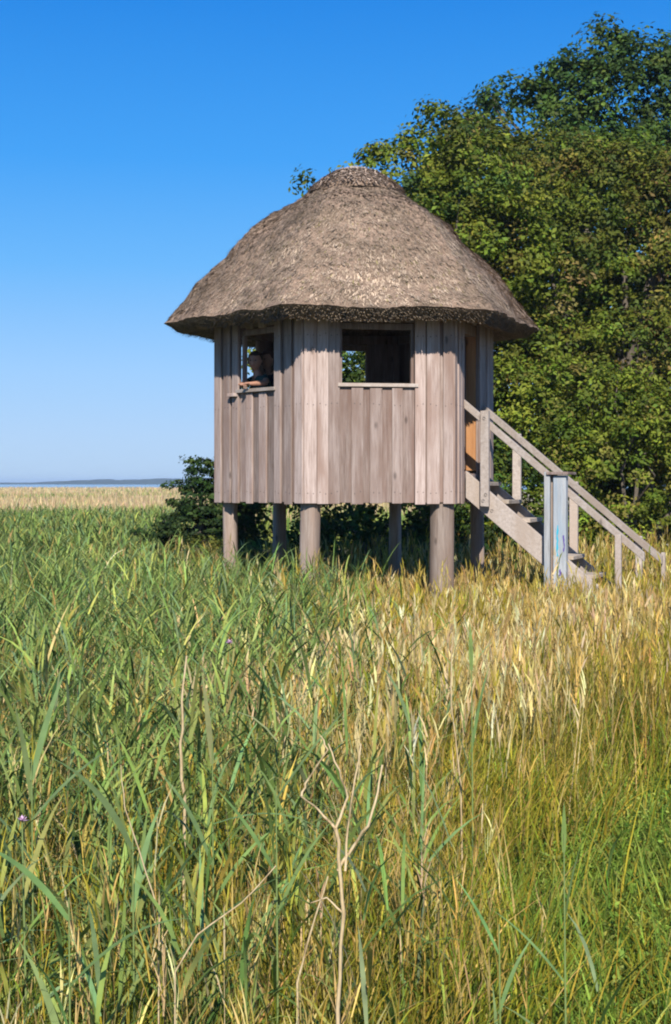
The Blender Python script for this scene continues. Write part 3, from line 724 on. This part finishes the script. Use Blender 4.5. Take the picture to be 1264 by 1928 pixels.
# ---------------------------------------------------------------- trees and shrubs
def crown_geo(lobes, nclump, per, clr, size, pal, wts, seed, zmin=.05, up=.5, flat=1.):
    """clumps of leaves on and under the surface of overlapping lobes"""
    g = np.random.default_rng(seed); lobes = np.array(lobes, float)        # cx cy cz rx ry rz
    vol = (lobes[:, 3] * lobes[:, 5] + lobes[:, 4] * lobes[:, 5]); li = g.choice(len(lobes), nclump * 2, p=vol / vol.sum())
    u = g.normal(0, 1, (nclump * 2, 3)); u /= np.linalg.norm(u, axis=1)[:, None]
    rad = np.where(g.random(nclump * 2) < .72, g.uniform(.84, 1.06, nclump * 2), g.uniform(.35, .85, nclump * 2))
    Cc = lobes[li, :3] + u * lobes[li, 3:] * rad[:, None]
    inside = np.zeros(len(Cc))
    for L_ in lobes: inside += (((Cc - L_[:3]) / L_[3:]) ** 2).sum(1) < .45
    keep = (Cc[:, 2] > zmin) & ((inside == 0) | (g.random(len(Cc)) < .12)); Cc = Cc[keep][:nclump]; u = u[keep][:nclump]
    n = len(Cc); cr = g.uniform(.5, 1.45, n) * clr
    cbase = pick(pal, wts, n, g, .24, .05) * .85
    k = per; off = g.normal(0, 1, (n, k, 3)); off /= np.linalg.norm(off, axis=2)[..., None]; off *= (g.random((n, k, 1)) ** .45) * cr[:, None, None]; off[..., 2] *= .72 * flat
    P = (Cc[:, None] + off).reshape(-1, 3)
    Nn = (off / (cr[:, None, None]) * .8 + u[:, None] * .5 + g.normal(0, .45, (n, k, 3)) + np.array([0, 0, up])).reshape(-1, 3); Nn /= np.linalg.norm(Nn, axis=1)[:, None] + 1e-9
    col = np.repeat(cbase, k, axis=0) * np.exp(g.normal(0, .14, (n * k, 1))) * (1 + g.normal(0, .05, (n * k, 3)))
    ok = P[:, 2] > .02
    return leaves(P[ok], Nn[ok], size * g.uniform(.6, 1.35, ok.sum()), np.clip(col[ok], .004, .7), g), Cc
def tree(name, label, cat, loc, lobes, nclump, per, clr, size, pal, wts, seed, trunk_r=.2, th=2., limbs=9, group=None, zmin=.3, flat=1.):
    t = empty(name, (loc[0], loc[1], 0)); tag(t, label, cat, group)
    (V, F, cc), Cc = crown_geo(lobes, nclump, per, clr, size, pal, wts, seed, zmin, flat=flat)
    tag(link('crown', npmesh('crown', V, F, cc), M_leaf, t), kind='stuff')
    rnd = random.Random(seed); ch = []
    ch.append(([(0, 0, -.2), (.05, .02, th * .5), (-.04, 0, th)], [trunk_r * 1.25, trunk_r, trunk_r * .8]))
    idx = np.random.default_rng(seed + 5).choice(len(Cc), limbs, replace=False)
    for i in idx:
        e = Vector(Cc[i]); s0 = Vector((-.02, 0, th * rnd.uniform(.6, 1.0))); m1 = s0.lerp(e, .4) + Vector((rnd.uniform(-.3, .3), rnd.uniform(-.3, .3), .25)); m2 = s0.lerp(e, .75) + Vector((rnd.uniform(-.2, .2), rnd.uniform(-.2, .2), .1))
        ch.append(([s0, m1, m2, e], [trunk_r * .55, trunk_r * .35, trunk_r * .16, .008]))
    tubes('trunk', ch, M_bark, t, 7, .06)
    return t
DARK = [(.06, .11, .025), (.085, .13, .025), (.045, .09, .022)]
RUST = [(.14, .155, .022), (.20, .165, .04), (.085, .12, .02), (.22, .17, .06)]
LIME = [(.16, .21, .025), (.12, .175, .02), (.21, .25, .03), (.20, .19, .04)]
# tall dark tree at the back
tree('broadleaf_tree', 'tallest dark green tree rising behind the others at top right', 'tree', (5.9, 29),
     [(0, 0, 8.7, 1.5, 1.2, 1.35), (-.7, 0, 9.9, .45, .4, .5), (1.7, 0, 8.8, 1.6, 1.3, 1.4), (-1.3, 0, 8.5, .9, .8, 1.15), (-2.4, 0, 8.3, 1.1, .9, 1.0), (-3.2, 0, 7.7, .9, .8, .9), (.8, 0, 9.3, .9, .8, .9), (1.2, 0, 7.6, 2.2, 1.4, 1.4), (.9, .3, 8.2, 1.8, 1.2, 1.3), (-.9, .2, 7.6, 1.6, 1.2, 1.2), (.5, 0, 6.5, 3, 1.8, 2), (-1.5, 0, 6.4, 2.0, 1.5, 1.6), (-1.6, 0, 9.6, .25, .25, .3), (2.6, 0, 6.5, 2, 1.6, 2)],
     1600, 64, .34, .11, DARK, [3, 2, 2], 101, .26, 4.5, 24)
# hawthorn, rusty tinged, main mass
tree('hawthorn_tree', 'broad olive hawthorn with rusty tinged leaves filling the right side behind the hide', 'tree', (4.4, 24.5),
     [(0, 0, 4.8, 2.6, 1.8, 1.9), (-2.1, .1, 6.5, 1.0, .9, 1.0), (-.9, .1, 6.6, 1.1, .9, .8), (-1.9, -.1, 5.2, 1.5, 1.3, 1.3), (1.6, -.2, 5.6, 1.8, 1.5, 1.4), (-.2, -.4, 3.2, 3.0, 1.9, 1.5), (2.6, -.4, 3.6, 1.9, 1.5, 1.7), (1.4, .4, 2.2, 2.2, 1.4, 1.6), (1.0, .3, 4.2, 2.4, 1.4, 1.6), (-1.9, -.2, 3.3, 1.6, 1.4, 1.5), (.2, 0, 6.3, 1.3, 1.0, .8)],
     2700, 74, .28, .08, RUST + LIME[:2], [3.5, 1.5, 2.8, .5, 1.8, 1], 102, .22, 2.4, 26)
# slighter tree whose twigs show above the roof
tree('broadleaf_tree', 'light yellow-green tree whose sprays show just above the thatch ridge', 'tree', (1.3, 22.8),
     [(-.1, 0, 4.9, 1.25, 1.0, 1.1), (.25, 0, 6.55, .65, .6, .75), (-.25, 0, 6.25, .55, .5, .7), (-.6, 0, 6.2, .45, .45, .5), (.8, 0, 6.3, .7, .6, .7), (1.0, 0, 5.2, 1.0, .9, 1.0), (-.9, 0, 3.6, 1.0, .9, 1.0), (.5, 0, 3.4, 1.6, 1.1, 1.4), (-1.1, 0, 6.3, .32, .3, .22), (-1.65, 0, 6.2, .15, .2, .12), (-1.15, 0, 5.2, .5, .4, .5), (-1.25, 0, 2.7, 1.1, .9, .9), (-2.3, 0, 3.3, .45, .4, .55), (-1.7, 0, 3.8, .6, .5, .6)],
     820, 62, .25, .085, LIME + RUST[:1] + DARK[:1], [3, 2.5, 1.5, .5, 1.2, 1.2], 103, .12, 2.2, 16)
# bright bramble thicket to the right of the stairs
tree('bramble_thicket', 'bright lime green bramble thicket right of the staircase', 'shrub', (4.2, 21.6),
     [(0, 0, 1.7, 1.3, 1.0, 1.1), (-1.3, .2, 1.6, 1.2, 1.0, 1.3), (1.5, .1, 1.6, 1.3, 1.0, 1.0), (-.6, .1, 2.7, 1.1, .8, .7), (.9, .2, 2.6, 1.2, .8, .7), (-1.7, .3, 2.6, .9, .8, .8), (.1, -.1, .8, 2.2, 1, .7)],
     820, 64, .22, .072, LIME, [3, 3, 2, 1], 104, .07, .8, 10, zmin=.1)
tree('elder_shrub', 'green elder shrub directly behind the hide, seen through the front window', 'shrub', (.5, 20.6),
     [(0, 0, 1.6, 1.3, .8, 1.3), (-1.0, .2, 1.3, 1.0, .8, 1.2), (1.2, .2, 1.4, 1.1, .8, 1.2), (-.2, .2, 2.6, .9, .6, .9), (-1.5, 0, .7, 1.0, .6, .7), (0, -.2, .6, 1.6, .7, .65), (1.6, -.1, .6, 1.1, .7, .7)],
     640, 48, .22, .085, [(.07, .12, .02), (.05, .09, .02), (.10, .15, .02)], [2, 2, 1], 105, .06, .8, 10, zmin=.05)
# conifer-like dark shrub at the left corner of the hide
tree('juniper_shrub', 'dark green juniper with level branches at the left corner of the hide', 'shrub', (-1.75, 20.2),
     [(0, 0, 1.45, .42, .4, .25), (.05, 0, 1.75, .28, .3, .14), (-.02, 0, 1.95, .22, .22, .09), (-.1, 0, 1.1, .52, .5, .22), (.25, 0, 1.35, .55, .4, .3), (.1, 0, .75, .7, .5, .35), (-.62, 0, 1.02, .36, .2, .05), (-.2, 0, 1.66, .35, .25, .05), (.5, .1, 1.6, .3, .3, .3)],
     420, 50, .14, .055, [(.022, .05, .012), (.04, .075, .018), (.06, .09, .02)], [2, 2, 1], 106, .05, 1.4, 14, zmin=.2, flat=.5)
tree('broom_shrub', 'low olive yellow shrub at the foot of the juniper', 'shrub', (-1.55, 18.2),
     [(0, 0, .65, .55, .5, .4), (.5, 0, .55, .5, .5, .38), (-.45, .1, .5, .4, .4, .35)], 130, 46, .13, .05, [(.13, .13, .025), (.10, .12, .02)], [1, 1], 107, .03, .4, 6, zmin=.05)

# ---------------------------------------------------------------- single foreground plants
def kink(P, a):
    out = [P[0]]
    for p, q in zip(P[:-1], P[1:]):
        for t in (.33, .66, 1): out.append(Vector(p).lerp(Vector(q), t) + (Vector((random.gauss(0, a), random.gauss(0, a), 0)) if t < 1 else Vector()))
    return out
M_stalk, nt, b = newmat('bleached_stalk')
tc = N(nt, 'ShaderNodeTexCoord'); n1 = noise_tex(nt, mapping(nt, tc.outputs['Object'], (60, 60, 9)), 1.5, 5, .7)
nt.links.new(ramp(nt, n1, [(.3, (.20, .13, .06)), (.48, (.47, .35, .19)), (.7, (.60, .48, .30))]), b.inputs['Base Color']); b.inputs['Roughness'].default_value = .85
bump(nt, b, n1, .5, .002); M_reedleaf = flat('reed_leaf', (.17, .23, .07), .55); M_petal = flat('mauve_petals', (.55, .35, .50), .6)
def fp(px, py, d): return Vector(((px - 632) / 2873 * d, d, EYE - (py - 908) / 2873 * d))      # design helper: a point d metres away
ds = empty('dead_plant', (fp(640, 1500, 3.1).x, 3.1, 0)); tag(ds, 'bleached dead stalk forking into bare twigs at bottom centre', 'dead plant')
def loc(px, py, dd=0): return fp(px, py, 3.1 + dd) - Vector((ds.location.x, 3.1, 0))
_p = kink([Vector((.01, .02, -.05)), loc(636, 1900), loc(648, 1720), loc(640, 1640), loc(632, 1560)], .0015)
tubes('stem', [(_p, [.0038 + .0006 * (i % 3 == 0) for i in range(len(_p))])], M_stalk, ds, 6, .12)
for pts, r in (([(632, 1560), (600, 1525), (568, 1500)], .0032), ([(568, 1500), (575, 1475), (618, 1412)], .0028), ([(636, 1640), (668, 1590), (694, 1555), (712, 1490), (720, 1440)], .0038),
               ([(632, 1560), (655, 1500), (640, 1450), (618, 1400)], .003), ([(650, 1640), (655, 1560), (664, 1495), (680, 1400)], .003), ([(648, 1720), (615, 1690), (585, 1700)], .0025), ([(618, 1412), (604, 1385)], .002)):
    _p = kink([loc(x, y_, .02 * math.sin(i * 2.1)) for i, (x, y_) in enumerate(pts)], .0012)
    tubes('twig', [(_p, [r * (1 - .5 * i / len(_p)) for i in range(len(_p))])], M_stalk, ds, 5, .15)
def dead_stem(pts, d, r, label, mat=M_stalk):
    b0 = fp(*pts[0], d); t = empty('dead_plant', (b0.x, d, 0)); tag(t, label, 'dead plant')
    P = [Vector((0.0, .02, -.05))] + [fp(x, y_, d) - Vector((b0.x, d, 0)) for x, y_ in pts]
    P = kink(P, r * .7); pts = P[1:]
    tubes('stem', [(P, [r] + [r * (1 - .5 * i / len(pts)) for i in range(len(pts))])], mat, t, 5, .15)
dead_stem([(560, 1850), (590, 1740), (618, 1650)], 3.3, .003, 'leaning dead stem crossing just left of the forked stalk')
dead_stem([(330, 1830), (372, 1760), (455, 1700), (520, 1630)], 3.0, .0022, 'pale dead stem slanting up to the right at lower left of centre')
dead_stem([(300, 1720), (262, 1600), (235, 1520), (228, 1440)], 3.2, .002, 'thin curving straw stem standing among reeds at lower left')
dead_stem([(348, 1500), (340, 1400), (343, 1320), (352, 1235)], 4.3, .0055, 'stout upright straw stem in the reeds left of the hide')
dead_stem([(868, 1480), (850, 1330), (852, 1200)], 5.2, .0035, 'slender straw stem beside the single tall reed')
M_reedblade = leafmat('reed_blade_single', .2, .55, .2)
def reed_plant(label, px, ptop, d, leafs, seed):
    g = np.random.default_rng(seed); b = fp(px, ptop, d); t = empty('reed_plant', (b.x, d, 0)); tag(t, label, 'reed', 'large reeds in the foreground')
    tubes('stem', [([(0, 0, -.03), (.004, 0, b.z * .5), (0, 0, b.z)], [.0035, .003, .0015])], M_reedleaf, t, 5)
    for (f, azd, eld, bd, ln, w) in leafs:
        v, fc, c = ribbons(np.array([[0, 0, b.z * f]]), np.array([R(azd)]), np.array([R(eld)]), np.array([bd]), np.array([ln]), np.array([w]), vary((.17, .25, .085), 1, g, .15), 8, twist=np.array([g.normal(0, .3) + (math.pi / 2 - R(azd)) * 0]), seed=seed)
        link('leaf', npmesh('leaf', v, fc, c), M_reedblade, t)
reed_plant('single tall blue-green reed standing in the straw grass at right of centre', 888, 1215, 5.0, [(.93, 100, 85, .1, .16, .02), (.7, 30, 80, .2, .30, .018), (.62, 170, 78, .3, .25, .016), (.55, 200, 60, .5, .3, .018)], 1)
reed_plant('upright reed with bent leaves low in the grass at lower right', 1062, 1570, 3.6, [(.95, 80, 85, .1, .12, .016), (.6, 160, 50, .4, .24, .015), (.75, 10, 82, .2, .2, .012), (.4, 150, 40, .5, .2, .014)], 2)
reed_plant('small reed leaning left in the green verge at bottom right', 940, 1740, 3.5, [(.9, 150, 62, .3, .2, .014), (.7, 30, 70, .5, .2, .012), (.5, 100, 80, .3, .2, .012)], 3)
reed_plant('broad leaved reed with a long arching leaf at bottom left corner', 130, 1690, 3.0, [(.95, 165, 50, .9, .30, .020), (.8, 20, 45, 1.0, .30, .018), (.6, 140, 70, .6, .3, .018), (.7, 240, 70, .7, .25, .016)], 4)
reed_plant('reed fanning wide leaves at the left edge below the marsh', 60, 1430, 3.8, [(.95, 60, 70, .3, .3, .02), (.85, 10, 50, .5, .32, .018), (.75, 170, 55, .6, .3, .018), (.9, 130, 75, .3, .26, .018)], 5)
reed_plant('reed with a long leaf sweeping down right at left of centre', 400, 1400, 3.9, [(.95, 110, 70, .2, .25, .02), (.8, -5, 20, 1.3, .36, .02), (.7, 150, 65, .6, .3, .018), (.6, 20, 60, .7, .3, .018)], 6)
reed_plant('reed with crossing leaves left of the forked dead stalk', 520, 1480, 3.5, [(.97, 30, 50, .2, .30, .016), (.8, 150, 55, .4, .26, .016), (.7, 40, 60, .5, .28, .015)], 7)
reed_plant('reed with drooping tip among straw stems at far lower left', 250, 1560, 3.4, [(.95, 160, 60, .8, .3, .02), (.8, 60, 75, .5, .26, .018), (.6, -10, 40, .8, .3, .018)], 8)
def flower(px, py, d, label, r=.012):
    b = fp(px, py, d); t = empty('wildflower', (b.x, d, 0)); tag(t, label, 'flower')
    tubes('stem', [([(0, 0, -.03), (.01, 0, b.z * .5), (0, 0, b.z)], [.003, .003, .002])], M_reedleaf, t, 5)
    for k in range(9):
        a = k * 2.4; e = .3 + .12 * k
        v, f, c = ribbons(np.array([[0, 0, b.z]]), np.array([a]), np.array([e]), np.array([.4]), np.array([r * 1.6]), np.array([r]), np.array([[.5, .3, .5]]), 2, seed=k, twist=np.zeros(1))
        link('petal', npmesh('petal', v, f), M_petal, t)
flower(432, 1212, 6.0, 'tiny mauve wildflower among the reeds below the hide', .014)
flower(42, 1546, 3.4, 'small pale mauve wildflower near the left edge of the reeds', .010)
